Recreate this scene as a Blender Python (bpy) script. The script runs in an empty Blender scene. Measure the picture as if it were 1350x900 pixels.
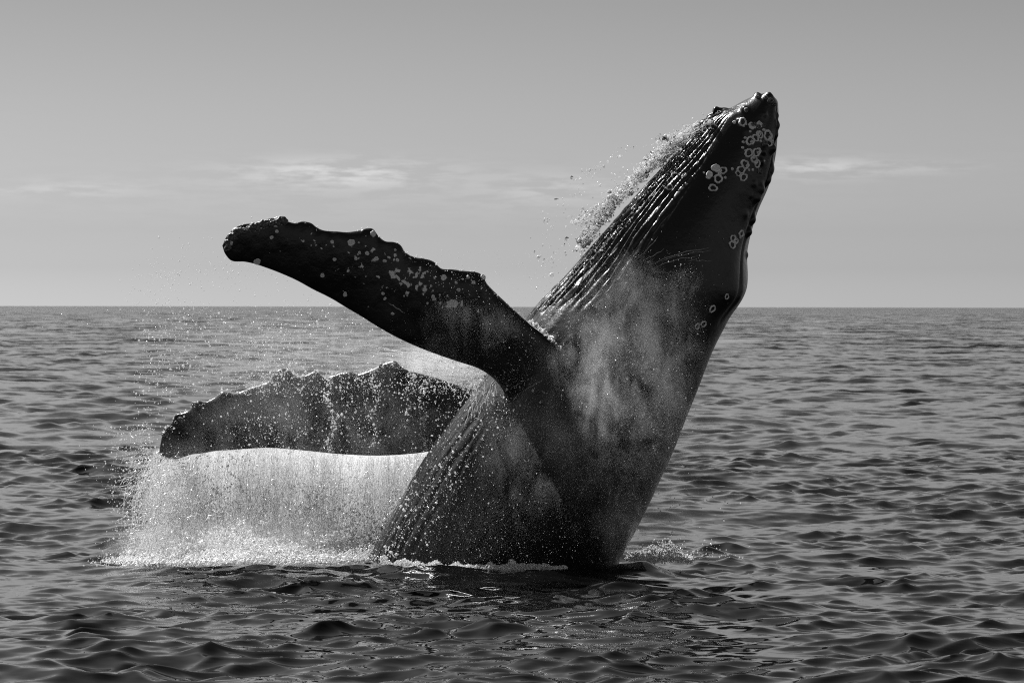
import bpy, bmesh, math
import numpy as np
from mathutils import Vector, Matrix
from mathutils.bvhtree import BVHTree

rng = np.random.default_rng(11)
scene = bpy.context.scene
C = scene.collection

# ------------------------------------------------------------------ camera
CAM = np.array([0.0, -50.0, 3.36])
FPX = 5000.0                                   # focal length in pixels of a 1350 px wide frame
PITCH = math.atan(46.0 / FPX)                  # looks slightly down: horizon a little above the middle
ROLL = math.radians(0.10)
cam_data = bpy.data.cameras.new("camera")
cam_data.sensor_width = 36.0
cam_data.lens = FPX / 1350.0 * 36.0
cam_data.clip_start = 0.5
cam_data.clip_end = 60000.0
cam_data.dof.use_dof = True
cam_data.dof.focus_distance = 49.3
cam_data.dof.aperture_fstop = 6.5
cam = bpy.data.objects.new("camera", cam_data)
C.objects.link(cam)
cam.location = CAM
cam.rotation_mode = 'QUATERNION'
R_cam = (Matrix.Rotation(math.pi / 2 - PITCH, 3, 'X') @ Matrix.Rotation(ROLL, 3, 'Z'))
cam.rotation_quaternion = R_cam.to_quaternion()
scene.camera = cam
RC = np.array(R_cam)

# ------------------------------------------------------------------ world and sun
SUN_EL, SUN_AZ = math.radians(50), math.radians(-42)     # azimuth from +Y (behind the whale), negative = to the left
w = bpy.data.worlds.new("World")
scene.world = w
w.use_nodes = True
nt = w.node_tree
nt.nodes.clear()
def N(tree, typ, **kw):
    n = tree.nodes.new(typ)
    for k, v in kw.items():
        if k.startswith('i_'):
            n.inputs[k[2:].replace('_', ' ')].default_value = v
        else:
            setattr(n, k, v)
    return n
def math_node(tree, op, a, b=None, c=None, clamp=False):
    n = tree.nodes.new('ShaderNodeMath'); n.operation = op; n.use_clamp = clamp
    for i, v in enumerate((a, b, c)):
        if v is None: continue
        if isinstance(v, (int, float)): n.inputs[i].default_value = v
        else: tree.links.new(v, n.inputs[i])
    return n.outputs[0]
def ramp(tree, src, stops, interp='LINEAR'):
    n = tree.nodes.new('ShaderNodeValToRGB'); cr = n.color_ramp; cr.interpolation = interp
    while len(cr.elements) < len(stops): cr.elements.new(0.5)
    for e, (p, v) in zip(cr.elements, stops):
        e.position = p; e.color = (v, v, v, 1)
    tree.links.new(src, n.inputs[0])
    return n.outputs[0]

sky = N(nt, 'ShaderNodeTexSky', sky_type='NISHITA', sun_disc=False, sun_elevation=SUN_EL, sun_rotation=SUN_AZ,
        altitude=0.0, air_density=1.0, dust_density=1.2, ozone_density=1.0)
bw = N(nt, 'ShaderNodeSeparateColor')          # black and white, taken through a red filter as such photographs are
nt.links.new(sky.outputs[0], bw.inputs[0])
tc = N(nt, 'ShaderNodeTexCoord')
sep = N(nt, 'ShaderNodeSeparateXYZ'); nt.links.new(tc.outputs['Generated'], sep.inputs[0])
az = math_node(nt, 'ARCTAN2', sep.outputs[0], sep.outputs[1])     # 0 straight ahead, radians
el = sep.outputs[2]
# low bands of thin cloud above the horizon, wide and flat
cv = N(nt, 'ShaderNodeCombineXYZ')
nt.links.new(math_node(nt, 'MULTIPLY', az, 62.0), cv.inputs[0])
nt.links.new(math_node(nt, 'MULTIPLY', el, 420.0), cv.inputs[1])
cn = N(nt, 'ShaderNodeTexNoise', i_Scale=1.0, i_Detail=7.0, i_Roughness=0.6)
cn.noise_dimensions = '2D'
nt.links.new(cv.outputs[0], cn.inputs['Vector'])
cloud = None
for (a0, e0, ra, re, amp) in ((-0.045, .0350, .024, .0034, .95), (0.0815, .0365, .017, .0026, .75), (0.011, .031, .018, .004, .35),
                              (-0.118, .0305, .020, .0022, .28), (.11, .0365, .012, .0016, .3), (-.03, .029, .10, .0085, .10),
                              (.30, .04, .09, .006, .7), (-.36, .05, .11, .008, .7), (.7, .06, .15, .012, .7), (-.9, .05, .2, .01, .7)):
    dx = math_node(nt, 'DIVIDE', math_node(nt, 'SUBTRACT', az, a0), ra)
    dy = math_node(nt, 'DIVIDE', math_node(nt, 'SUBTRACT', el, e0), re)
    r2 = math_node(nt, 'ADD', math_node(nt, 'MULTIPLY', dx, dx), math_node(nt, 'MULTIPLY', dy, dy))
    g = math_node(nt, 'MULTIPLY', math_node(nt, 'POWER', math.e, math_node(nt, 'MULTIPLY', r2, -1.0)), amp)
    cloud = g if cloud is None else math_node(nt, 'ADD', cloud, g)
wisp = ramp(nt, cn.outputs[0], ((.40, 0), (.60, 1)))
cloud = math_node(nt, 'MULTIPLY', cloud, wisp)
hz = ramp(nt, math_node(nt, 'MULTIPLY', el, 5.0), ((0, .53), (.05, .40), (.1, .345), (.25, .31), (.4, .27), (.7, .50), (1.0, .66)))  # sky above the view raised to brighten its reflection on the sea
hz = math_node(nt, 'MULTIPLY', hz, 2.0)
hz = math_node(nt, 'MULTIPLY', hz, ramp(nt, el, ((.22, 1.0), (.62, .62))))
sky_v = math_node(nt, 'MULTIPLY', math_node(nt, 'MULTIPLY', bw.outputs[0], hz), math_node(nt, 'ADD', 1.0, math_node(nt, 'MULTIPLY', cloud, 0.48)))
bg = N(nt, 'ShaderNodeBackground', i_Strength=0.068)
nt.links.new(sky_v, bg.inputs[0])
wo = N(nt, 'ShaderNodeOutputWorld'); nt.links.new(bg.outputs[0], wo.inputs[0])

sun_data = bpy.data.lights.new("sun", 'SUN')
sun_data.energy = 5.0
sun_data.angle = math.radians(0.53)
sun_data.color = (1, 1, 1)
sun = bpy.data.objects.new("sun", sun_data); C.objects.link(sun)
sdir = Vector((math.sin(SUN_AZ) * math.cos(SUN_EL), math.cos(SUN_AZ) * math.cos(SUN_EL), math.sin(SUN_EL)))
sun.rotation_euler = sdir.to_track_quat('Z', 'Y').to_euler()
sun.location = (0, 20, 40)

vs = scene.view_settings
vs.view_transform = 'Standard'; vs.look = 'None'; vs.exposure = 0.75; vs.gamma = 1.0; vs.use_curve_mapping = False
scene.render.engine = 'CYCLES'
scene.cycles.max_bounces = 8
scene.cycles.transmission_bounces = 6
scene.cycles.transparent_max_bounces = 8
scene.cycles.volume_bounces = 6
scene.cycles.volume_max_steps = 96
scene.cycles.use_denoising = False
scene.cycles.filter_width = 1.1
scene.cycles.use_adaptive_sampling = False
scene.cycles.sample_clamp_indirect = 4.0
scene.cycles.caustics_reflective = False
scene.cycles.caustics_refractive = False

# ------------------------------------------------------------------ helpers
def P(px, py, Y):
    """pixel of the photograph (1350 x 900) and the depth it stands at -> world point"""
    px, py, Y = np.broadcast_arrays(np.asarray(px, float), np.asarray(py, float), np.asarray(Y, float))
    d = np.stack([(px - 675) / FPX, -(py - 450) / FPX, -np.ones_like(px)], -1) @ RC.T
    t = (Y - CAM[1]) / d[..., 1]
    return CAM + d * t[..., None]

def tag(o, label=None, cat=None, group=None, kind=None):
    for k, v in (('label', label), ('category', cat), ('group', group), ('kind', kind)):
        if v: o[k] = v
    return o

def mesh_np(name, V, F, smooth=True):
    """vertices (n,3) and one face array (m,3|4), or a list of such arrays"""
    Fs = F if isinstance(F, list) else [F]
    me = bpy.data.meshes.new(name)
    V = np.ascontiguousarray(V, np.float32)
    me.vertices.add(len(V)); me.vertices.foreach_set('co', V.ravel())
    loops = np.concatenate([f.ravel() for f in Fs]).astype(np.int32)
    sizes = np.concatenate([np.full(len(f), f.shape[1], np.int32) for f in Fs])
    me.loops.add(len(loops)); me.loops.foreach_set('vertex_index', loops)
    me.polygons.add(len(sizes))
    me.polygons.foreach_set('loop_start', np.concatenate([[0], np.cumsum(sizes)[:-1]]).astype(np.int32))
    me.polygons.foreach_set('loop_total', sizes)
    me.polygons.foreach_set('use_smooth', np.full(len(sizes), smooth))
    me.update(calc_edges=True)
    return me

def link(name, me, mat=None, parent=None):
    o = bpy.data.objects.new(name, me); C.objects.link(o)
    if mat is not None and not me.materials: me.materials.append(mat)
    if parent is not None: o.parent = parent
    return o

def crom(pts, n, closed=False):
    """Catmull-Rom through control rows, resampled to n rows evenly by index"""
    pts = np.asarray(pts, float)
    p = np.vstack([2 * pts[0] - pts[1], pts, 2 * pts[-1] - pts[-2]])
    u = np.linspace(0, len(pts) - 1 - 1e-9, n)
    i = u.astype(int); f = (u - i)[:, None]
    p0, p1, p2, p3 = p[i], p[i + 1], p[i + 2], p[i + 3]
    return 0.5 * ((2 * p1) + (p2 - p0) * f + (2 * p0 - 5 * p1 + 4 * p2 - p3) * f ** 2 + (3 * p1 - p0 - 3 * p2 + p3) * f ** 3)

def arc_resample(P_, n):
    d = np.concatenate([[0], np.cumsum(np.linalg.norm(np.diff(P_, axis=0), axis=1))])
    s = np.linspace(0, d[-1], n)
    return np.stack([np.interp(s, d, P_[:, k]) for k in range(P_.shape[1])], 1)

def vnoise(x, seed, scale=1.0):
    """cheap smooth 1-D noise"""
    r = np.random.default_rng(seed); out = 0
    for k in range(5):
        out = out + np.sin(x * scale * (1.0 + .73 * k) * r.uniform(.7, 1.4) + r.uniform(0, 6.28)) / (1 + .6 * k)
    return out / 2.4

def noise3(p, seed, scale, octaves=3):
    """sum-of-sines pseudo noise over points (n,3), about -1..1"""
    r = np.random.default_rng(seed); out = np.zeros(len(p)); a = 1.0; tot = 0
    for o in range(octaves):
        for k in range(4):
            d = r.normal(size=3); d /= np.linalg.norm(d)
            out += a * np.sin(p @ d * scale * (2 ** o) * r.uniform(.75, 1.35) + r.uniform(0, 6.28))
        tot += a * 2.0; a *= .55
    return out / tot

def tube_faces(rows, cols):
    i = np.arange(rows - 1)[:, None] * cols; j = np.arange(cols)[None]
    j2 = (j + 1) % cols
    return np.stack([i + j, i + j2, i + cols + j2, i + cols + j], -1).reshape(-1, 4)

# ------------------------------------------------------------------ materials
def new_mat(name):
    m = bpy.data.materials.new(name); m.use_nodes = True
    m.node_tree.nodes.clear()
    out = m.node_tree.nodes.new('ShaderNodeOutputMaterial')
    return m, m.node_tree, out

def grey(v): return (v, v, v, 1)

def mat_water():
    m, t, out = new_mat('sea_water')
    b = N(t, 'ShaderNodeBsdfPrincipled'); b.inputs['Base Color'].default_value = grey(.003)
    b.inputs['IOR'].default_value = 1.333
    b.inputs['Roughness'].default_value = .025
    geo = N(t, 'ShaderNodeNewGeometry')
    mp = N(t, 'ShaderNodeMapping'); mp.inputs['Scale'].default_value = (.75, 1.4, 1)
    t.links.new(geo.outputs['Position'], mp.inputs[0])
    far = N(t, 'ShaderNodeAttribute', attribute_name='far')
    def slope(scale, detail):
        n = N(t, 'ShaderNodeTexNoise', i_Scale=scale, i_Detail=detail, i_Roughness=.6)
        t.links.new(mp.outputs[0], n.inputs['Vector'])
        v = N(t, 'ShaderNodeVectorMath', operation='SUBTRACT'); v.inputs[1].default_value = (.5, .5, .5)
        t.links.new(n.outputs['Color'], v.inputs[0])
        return v.outputs[0]
    def scale(v, k):
        n = N(t, 'ShaderNodeVectorMath', operation='SCALE'); t.links.new(v, n.inputs[0])
        if isinstance(k, float): n.inputs['Scale'].default_value = k
        else: t.links.new(k, n.inputs['Scale'])
        return n.outputs[0]
    def add(a_, b_):
        n = N(t, 'ShaderNodeVectorMath', operation='ADD'); t.links.new(a_, n.inputs[0]); t.links.new(b_, n.inputs[1]); return n.outputs[0]
    sl = add(scale(slope(9.0, 2.0), .13), scale(slope(1.3, 3.0), math_node(t, 'MULTIPLY', far.outputs['Fac'], 2.3)))
    sl = add(sl, scale(slope(.22, 3.0), math_node(t, 'MULTIPLY', far.outputs['Fac'], 2.0)))
    # wind waves lean: their steep fronts look towards -Y
    lean = N(t, 'ShaderNodeCombineXYZ', i_Y=-.10); sl = add(sl, scale(lean.outputs[0], far.outputs['Fac']))
    fl = N(t, 'ShaderNodeVectorMath', operation='MULTIPLY'); fl.inputs[1].default_value = (.8, 1.15, 0); t.links.new(sl, fl.inputs[0])
    nn = N(t, 'ShaderNodeVectorMath', operation='NORMALIZE'); t.links.new(add(geo.outputs['Normal'], fl.outputs[0]), nn.inputs[0])
    t.links.new(nn.outputs[0], b.inputs['Normal'])
    # patches of foam lying on the surface
    fo = N(t, 'ShaderNodeAttribute', attribute_name='foam')
    n3 = N(t, 'ShaderNodeTexNoise', i_Scale=7.0, i_Detail=7.0, i_Roughness=.75); t.links.new(mp.outputs[0], n3.inputs['Vector'])
    msk = math_node(t, 'MULTIPLY', math_node(t, 'SUBTRACT', math_node(t, 'ADD', n3.outputs[0], math_node(t, 'MULTIPLY', fo.outputs['Fac'], .50)), .80), 6.0, clamp=True)
    fd = N(t, 'ShaderNodeBsdfDiffuse', i_Color=grey(.85)); mxs = N(t, 'ShaderNodeMixShader')
    t.links.new(msk, mxs.inputs[0]); t.links.new(b.outputs[0], mxs.inputs[1]); t.links.new(fd.outputs[0], mxs.inputs[2])
    b = mxs
    t.links.new(b.outputs[0], out.inputs[0])
    return m

def mat_skin():
    m, t, out = new_mat('wet_whale_skin')
    b = N(t, 'ShaderNodeBsdfPrincipled')
    geo = N(t, 'ShaderNodeNewGeometry')
    spot = N(t, 'ShaderNodeAttribute', attribute_name='scar')
    haze_pale = N(t, 'ShaderNodeAttribute', attribute_name='pale')
    vor = N(t, 'ShaderNodeTexVoronoi', i_Scale=15.0, i_Randomness=1.0)
    dist = N(t, 'ShaderNodeTexNoise', i_Scale=11.0, i_Detail=3.0)
    t.links.new(geo.outputs['Position'], dist.inputs['Vector'])
    mx = N(t, 'ShaderNodeMixRGB'); mx.inputs[0].default_value = .15
    t.links.new(geo.outputs['Position'], mx.inputs[1]); t.links.new(dist.outputs['Color'], mx.inputs[2])
    t.links.new(mx.outputs[0], vor.inputs['Vector'])
    thr = math_node(t, 'MULTIPLY', spot.outputs['Fac'], .42)
    sp = math_node(t, 'MULTIPLY', math_node(t, 'SUBTRACT', thr, vor.outputs['Distance']), 9.0, clamp=True)
    # only some of the cells carry a scar
    sel = math_node(t, 'GREATER_THAN', vor.outputs['Color'], .45)
    sp = math_node(t, 'MULTIPLY', sp, sel)
    n1 = N(t, 'ShaderNodeTexNoise', i_Scale=1.6, i_Detail=8.0, i_Roughness=.62)
    t.links.new(geo.outputs['Position'], n1.inputs['Vector'])
    mo = math_node(t, 'MULTIPLY', ramp(t, n1.outputs[0], ((.42, 0), (.75, 1))), haze_pale.outputs['Fac'])
    fine = N(t, 'ShaderNodeTexNoise', i_Scale=45.0, i_Detail=4.0, i_Roughness=.7)
    t.links.new(geo.outputs['Position'], fine.inputs['Vector'])
    base = math_node(t, 'ADD', math_node(t, 'MULTIPLY', fine.outputs[0], .014), .003)
    base = math_node(t, 'ADD', base, math_node(t, 'MULTIPLY', mo, .16))
    base = math_node(t, 'ADD', base, math_node(t, 'MULTIPLY', sp, .80))
    cb = N(t, 'ShaderNodeCombineXYZ')
    for k in range(3): t.links.new(base, cb.inputs[k])
    t.links.new(cb.outputs[0], b.inputs['Base Color'])
    b.inputs['Specular IOR Level'].default_value = .36
    rr = ramp(t, n1.outputs[0], ((.3, .16), (.8, .36)))
    t.links.new(rr, b.inputs['Roughness'])
    wet = N(t, 'ShaderNodeTexNoise', i_Scale=9.0, i_Detail=5.0, i_Roughness=.6)
    t.links.new(geo.outputs['Position'], wet.inputs['Vector'])
    hh = math_node(t, 'ADD', math_node(t, 'MULTIPLY', wet.outputs[0], .012), math_node(t, 'MULTIPLY', fine.outputs[0], .0025))
    bp = N(t, 'ShaderNodeBump', i_Strength=.8, i_Distance=1.0)
    t.links.new(hh, bp.inputs['Height']); t.links.new(bp.outputs[0], b.inputs['Normal'])
    t.links.new(b.outputs[0], out.inputs[0])
    return m

def mat_plain(name, lo, hi, scale, rough=.6, spec=.4):
    m, t, out = new_mat(name)
    b = N(t, 'ShaderNodeBsdfPrincipled')
    tcn = N(t, 'ShaderNodeNewGeometry')
    n1 = N(t, 'ShaderNodeTexNoise', i_Scale=scale, i_Detail=4.0, i_Roughness=.65)
    t.links.new(tcn.outputs['Position'], n1.inputs['Vector'])
    t.links.new(ramp(t, n1.outputs[0], ((.3, lo), (.7, hi))), b.inputs['Base Color'])
    b.inputs['Roughness'].default_value = rough
    b.inputs['Specular IOR Level'].default_value = spec
    bp = N(t, 'ShaderNodeBump', i_Strength=.6, i_Distance=.01)
    t.links.new(n1.outputs[0], bp.inputs['Height']); t.links.new(bp.outputs[0], b.inputs['Normal'])
    t.links.new(b.outputs[0], out.inputs[0])
    return m

def mat_spray(name, albedo, trans):
    """white water: light passes through as well as bouncing off"""
    m, t, out = new_mat(name)
    d = N(t, 'ShaderNodeBsdfDiffuse', i_Color=grey(albedo))
    tr = N(t, 'ShaderNodeBsdfTranslucent', i_Color=grey(albedo))
    gl = N(t, 'ShaderNodeBsdfGlossy', i_Color=grey(1), i_Roughness=.08)
    m1 = N(t, 'ShaderNodeMixShader', i_Fac=trans); t.links.new(d.outputs[0], m1.inputs[1]); t.links.new(tr.outputs[0], m1.inputs[2])
    m2 = N(t, 'ShaderNodeMixShader', i_Fac=.06); t.links.new(m1.outputs[0], m2.inputs[1]); t.links.new(gl.outputs[0], m2.inputs[2])
    t.links.new(m2.outputs[0], out.inputs[0])
    return m

def mat_drop():
    m, t, out = new_mat('clear_water_drop')
    b = N(t, 'ShaderNodeBsdfPrincipled'); b.inputs['Base Color'].default_value = grey(.85)
    b.inputs['Transmission Weight'].default_value = 1.0
    b.inputs['Roughness'].default_value = .03; b.inputs['IOR'].default_value = 1.33
    t.links.new(b.outputs[0], out.inputs[0])
    return m

M_WATER, M_SKIN = mat_water(), mat_skin()
M_BARN = mat_plain('barnacle_shell', .62, .9, 60, .6)
M_DARK = mat_plain('barnacle_dark', .03, .22, 40, .45)
M_SCAR = mat_plain('pale_scar', .3, .55, 50, .6)
M_WHITE = mat_spray('white_spray', .92, .68)
M_FOAM = mat_spray('white_foam', .9, .58)
M_DROP = mat_drop()

# ------------------------------------------------------------------ sea
def build_sea():
    half = math.radians(9.0)
    a = np.concatenate([np.linspace(-half, half, 400), np.linspace(half, 2 * math.pi - half, 52)[1:-1]])
    r = [1.5]
    while r[-1] < 26: r.append(r[-1] * 1.09)
    while r[-1] < 88: r.append(r[-1] * 1.0015)
    while r[-1] < 350: r.append(r[-1] * 1.0023)
    while r[-1] < 2000: r.append(r[-1] * 1.0055)
    while r[-1] < 30000: r.append(r[-1] * 1.03)
    r = np.array(r)
    A, Rr = np.meshgrid(a, r)
    X = CAM[0] + Rr * np.sin(A); Y = CAM[1] + Rr * np.cos(A)
    dr = np.gradient(r)[:, None] * np.ones_like(A)
    dc = Rr * (2 * half / 399) * np.where(np.abs(A) <= half + 1e-6, 1, 150)
    sp = np.maximum(dr, dc * .8)
    g = np.random.default_rng(5)
    Z = np.zeros_like(X); DX = np.zeros_like(X); DY = np.zeros_like(X)
    lam = np.concatenate([np.exp(np.linspace(math.log(.20), math.log(13.0), 112)), [17, 21, 24, 29, 34, 41, 48]])
    # gusts: the ripple strength changes from place to place
    def gf(a_, b_, c_): return np.sin(X * a_ + 1.3 * np.sin(Y * b_ * .7 + c_)) * np.sin(Y * b_ + 1.2 * np.sin(X * a_ * .8 + 2 * c_))
    gust = np.clip(.93 + .10 * gf(.23, .17, 1.0) + .40 * gf(.9, .55, 2.2) + .40 * gf(1.9, 1.1, .4), .6, 2.0)
    rough = 1 + .75 * np.clip((Rr - 48) / 110, 0, 1)      # the open water farther out is choppier than the lee near the boat
    for L in lam:
        th = g.normal(0, .52) + math.pi / 2 + math.radians(14)
        if g.random() < .15: th = g.uniform(0, 2 * math.pi)
        k = 2 * math.pi / L
        st = .041 if L < .5 else (.036 if L < 1 else (.024 if L < 2 else (.012 if L < 4 else .0105)))
        amp = st * L / 6.28 * 1.0 * g.uniform(.6, 1.5)
        att = np.clip((L / sp - 1.9) / 1.6, 0, 1)
        ph = k * (X * math.cos(th) + Y * math.sin(th)) + g.uniform(0, 6.28)
        aa = amp * att * (gust * rough if L < 2.6 else 1)
        Z += aa * np.cos(ph)
        DX -= 1.15 * aa * np.sin(ph) * math.cos(th); DY -= 1.15 * aa * np.sin(ph) * math.sin(th)
    # disturbed water against the whale
    def bump(x0, y0, sx, sy, h): return h * np.exp(-((X - x0) / sx) ** 2 - ((Y - y0) / sy) ** 2)
    Z += bump(1.75, -.9, .42, .5, .17) + bump(.9, -1.7, .8, .5, .07) + bump(-1.0, -1.9, 1.4, .6, .05)
    Z += bump(-4.0, 1.4, 2.0, .8, .10) + bump(1.6, -9.5, 1.6, .6, .12) + bump(3.6, -11.5, 1.5, .5, .10)
    near = np.exp(-(((X + .3) / 3.4) ** 2 + ((Y + 3.5) / 4.0) ** 2))
    Z += near * .007 * (np.sin(X * 7.1 + 3 * np.sin(Y * 2.3)) * np.sin(Y * 9.3 + 2 * np.sin(X * 3.1)) + .6 * np.sin(14 * X + 5 * Y) * np.sin(11 * Y - 6 * X))
    V = np.stack([X + DX, Y + DY, Z], -1).reshape(-1, 3)
    F = tube_faces(len(r), len(a))[:, ::-1]
    me = mesh_np('sea', V, F)
    at = me.attributes.new('far', 'FLOAT', 'POINT')
    at.data.foreach_set('value', np.clip((Rr - 90) / 500, 0, 1).astype(np.float32).ravel() ** .8)
    fm = np.maximum(bump(-2.6, .6, 2.6, 1.0, 1.1), bump(-3.9, .2, 1.6, .45, 1.0)) + bump(-.5, -1.5, 1.3, .20, .85) + bump(2.0, .3, .35, .3, .9) + bump(-4.9, .1, .9, .25, .7)
    at = me.attributes.new('foam', 'FLOAT', 'POINT'); at.data.foreach_set('value', np.clip(fm, 0, 1).astype(np.float32).ravel())
    o = link('sea', me, M_WATER)
    tag(o, 'dark choppy sea reaching to the horizon', 'sea', kind='structure')
build_sea()

# ------------------------------------------------------------------ whale
# pairs of outline points (belly side, back side) and half depth, from the snout down to the hidden tail stock
SEC = np.array([
    (1001, 124, 1012, 125, .06), (984, 131, 1024, 131, .24), (962, 143, 1027, 144, .36), (938, 155, 1027, 165, .47), (912, 180, 1025, 203, .60),
    (880, 214, 1016, 243, .74), (840, 257, 1000, 282, .91), (795, 307, 987, 330, 1.08), (750, 358, 985, 383, 1.22),
    (705, 406, 958, 424, 1.32), (668, 455, 936, 468, 1.40), (635, 501, 916, 522, 1.44), (597, 552, 892, 582, 1.44),
    (556, 608, 866, 642, 1.41), (522, 666, 840, 696, 1.36), (492, 722, 818, 738, 1.30), (450, 800, 785, 822, 1.18),
    (415, 900, 720, 930, 1.0), (385, 1040, 620, 1060, .70), (360, 1180, 500, 1195, .40), (350, 1260, 420, 1266, .18)])
def body_mesh():
    rows, cols = 470, 420
    S = crom(SEC, rows * 3)
    mid = np.stack([(S[:, 0] + S[:, 2]) / 2, (S[:, 1] + S[:, 3]) / 2], 1)
    d = np.concatenate([[0], np.cumsum(np.linalg.norm(np.diff(mid, axis=0), axis=1))])
    # finer rows where the body shows
    s = np.concatenate([np.linspace(0, 760, 400), np.linspace(760, d[-1], 71)[1:]]); rows = len(s)
    S = np.stack([np.interp(s, d, S[:, k]) for k in range(5)], 1)
    Lp = P(S[:, 0], S[:, 1], 0.0); Rp = P(S[:, 2], S[:, 3], 0.0)
    ctr = (Lp + Rp) / 2; ax = (Rp - Lp) / 2
    phi = np.linspace(0, 2 * math.pi, cols, endpoint=False)
    cphi, sphi = np.cos(phi), np.sin(phi)
    ex = 2 / 2.25
    cu = np.sign(cphi) * np.abs(cphi) ** ex; su = np.sign(sphi) * np.abs(sphi) ** ex
    py_mid = (S[:, 1] + S[:, 3]) / 2
    # the snout side is flatter than the throat
    headw = np.clip((430 - py_mid) / 200, 0, 1)[:, None]
    b = S[:, 4][:, None] * (1 - .24 * headw * np.clip(cphi, 0, 1)[None] ** 1.5 + .05 * headw * np.clip(-cphi, 0, 1))
    V = ctr[:, None] + ax[:, None] * cu[None, :, None] + np.array([0, 1., 0]) * (b * su[None])[..., None]
    # outward direction in the section plane
    axl = np.linalg.norm(ax, axis=1)[:, None]
    nx = cu[None] / np.maximum(axl, .05); ny = su[None] / np.maximum(b, .05)
    nl = np.sqrt(nx ** 2 + ny ** 2) + 1e-9
    out = (ax / np.maximum(axl, 1e-4))[:, None] * (nx / nl)[..., None] + np.array([0, 1., 0]) * (ny / nl)[..., None]
    # throat grooves along the belly side
    dv = np.abs(np.abs(np.mod(phi + math.pi, 2 * math.pi) - math.pi))      # 0 at back, pi at belly
    sv = s[:, None]
    wob = .034 * vnoise(sv / 100, 3, 2.2) + .026 * np.sin(dv[None] * 9 + sv / 47.) + .016 * np.sin(dv[None] * 23 + sv / 19.) + .007 * np.sin(dv[None] * 41 - sv / 7.)
    g = (dv[None] + wob) / math.radians(7.2)
    gf = g - np.floor(g)
    ridge = np.abs(np.sin(math.pi * gf)) ** .6
    gid = np.floor(g)
    varied = .72 + .45 * np.sin(gid * 12.9 + 1.3 + .8 * np.sin(sv / 70.))
    lim = np.radians(np.interp(s, [0, 60, 140, 260, 420, 560, 900], [128, 118, 108, 101, 112, 118, 120]))[:, None]
    zone = np.clip((dv[None] - lim) / .22, 0, 1) ** .8
    along = np.interp(s, [0, 18, 60, 330, 430, 520, 800, 1100], [0, .15, .8, 1, .8, .38, .30, 0])[:, None]
    size = np.interp(s, [0, 60, 250, 400], [.02, .046, .078, .066])[:, None]
    disp = (ridge - 1.0) * zone * along * size * varied
    # cross wrinkles where the grooves fold
    disp += zone * along * .013 * np.sin(sv / 3.1 + 4 * np.sin(dv[None] * 15)) * np.clip(vnoise(sv / 60 + dv[None] * 3, 9, 3), 0, 1)
    # mouth line: upper jaw is a narrow strip at the back edge, ending under the eye
    ml = np.radians(np.interp(s, [0, 30, 110, 190, 235, 275, 310, 360], [30, 34, 32, 29, 30, 33, 31, 26]))[:, None]
    mw = np.interp(s, [0, 20, 60, 290, 340, 350], [0, .4, 1, 1, .3, 0])[:, None]
    e = (dv[None] - ml)
    disp += -.040 * mw * np.exp(-(e / .045) ** 2) + .028 * mw * np.exp(-((e - .20) / .17) ** 2) - .030 * mw * np.clip(-e / .3, 0, 1) * np.clip(1 + e * .6, 0, 1)
    # swelling over the eye
    disp += .06 * np.exp(-((sv - 300) / 30) ** 2 - ((dv[None] - .55) / .25) ** 2)
    # uneven flesh
    flat = V.reshape(-1, 3)
    disp += (.014 * noise3(flat, 4, 1.7, 2) + .005 * noise3(flat, 8, 6.5, 2)).reshape(disp.shape) * np.interp(s, [0, 60], [.2, 1])[:, None]
    V = V + out * disp[..., None]
    body_mesh.groove = (ridge ** 3 * zone * along).reshape(-1)
    V = V.reshape(-1, 3)
    F = tube_faces(rows, cols)
    n = len(V)
    V = np.vstack([V, V[:cols].mean(0) + (0, 0, .012), V[-cols:].mean(0)])
    j = np.arange(cols); j2 = (j + 1) % cols
    c0 = np.stack([np.full(cols, n), j2, j], 1); c1 = np.stack([np.full(cols, n + 1), (rows - 1) * cols + j, (rows - 1) * cols + j2], 1)
    return mesh_np('body', V, [F, c0, c1])

NEAR_TOP = [(293, 324), (299, 311), (309, 301), (320, 296), (334, 294), (348, 290), (360, 287), (372, 285), (378, 291), (388, 294), (399, 292), (410, 294), (418, 300),
            (428, 304), (443, 305), (458, 306), (472, 304), (484, 301), (492, 302), (499, 311), (508, 318), (519, 319), (528, 323), (535, 333), (547, 339),
            (560, 341), (572, 345), (582, 354), (596, 355), (612, 357), (629, 359), (637, 364), (643, 375), (660, 392), (685, 414), (712, 435), (745, 462), (800, 500)]
NEAR_BOT = [(293, 324), (297, 335), (306, 344), (322, 345), (336, 348), (354, 354), (372, 361), (392, 370), (412, 381), (436, 393), (456, 405), (478, 418),
            (502, 433), (526, 446), (550, 457), (576, 467), (602, 476), (628, 485), (645, 497), (657, 511), (667, 528), (692, 546), (745, 568)]
FAR_TOP = [(211, 590), (213, 576), (219, 564), (226, 558), (231, 547), (241, 544), (250, 540), (255, 532), (263, 528), (271, 530), (284, 523), (293, 516), (301, 517), (314, 517), (330, 511),
           (346, 506), (355, 502), (361, 493), (368, 487), (376, 486), (383, 489), (390, 495), (402, 495), (412, 490), (419, 490), (426, 496), (438, 495), (450, 491), (462, 490), (472, 493), (484, 489),
           (496, 484), (506, 479), (514, 476), (522, 476), (530, 484), (545, 490), (575, 497), (610, 505), (650, 514), (720, 520)]
FAR_BOT = [(211, 590), (211, 597), (217, 602), (230, 605), (240, 603), (252, 599), (268, 597), (285, 594), (305, 593), (330, 591), (355, 590), (385, 592), (415, 595), (445, 598), (480, 600), (510, 600),
           (540, 598), (565, 595), (585, 588), (620, 582), (720, 590)]
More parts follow.
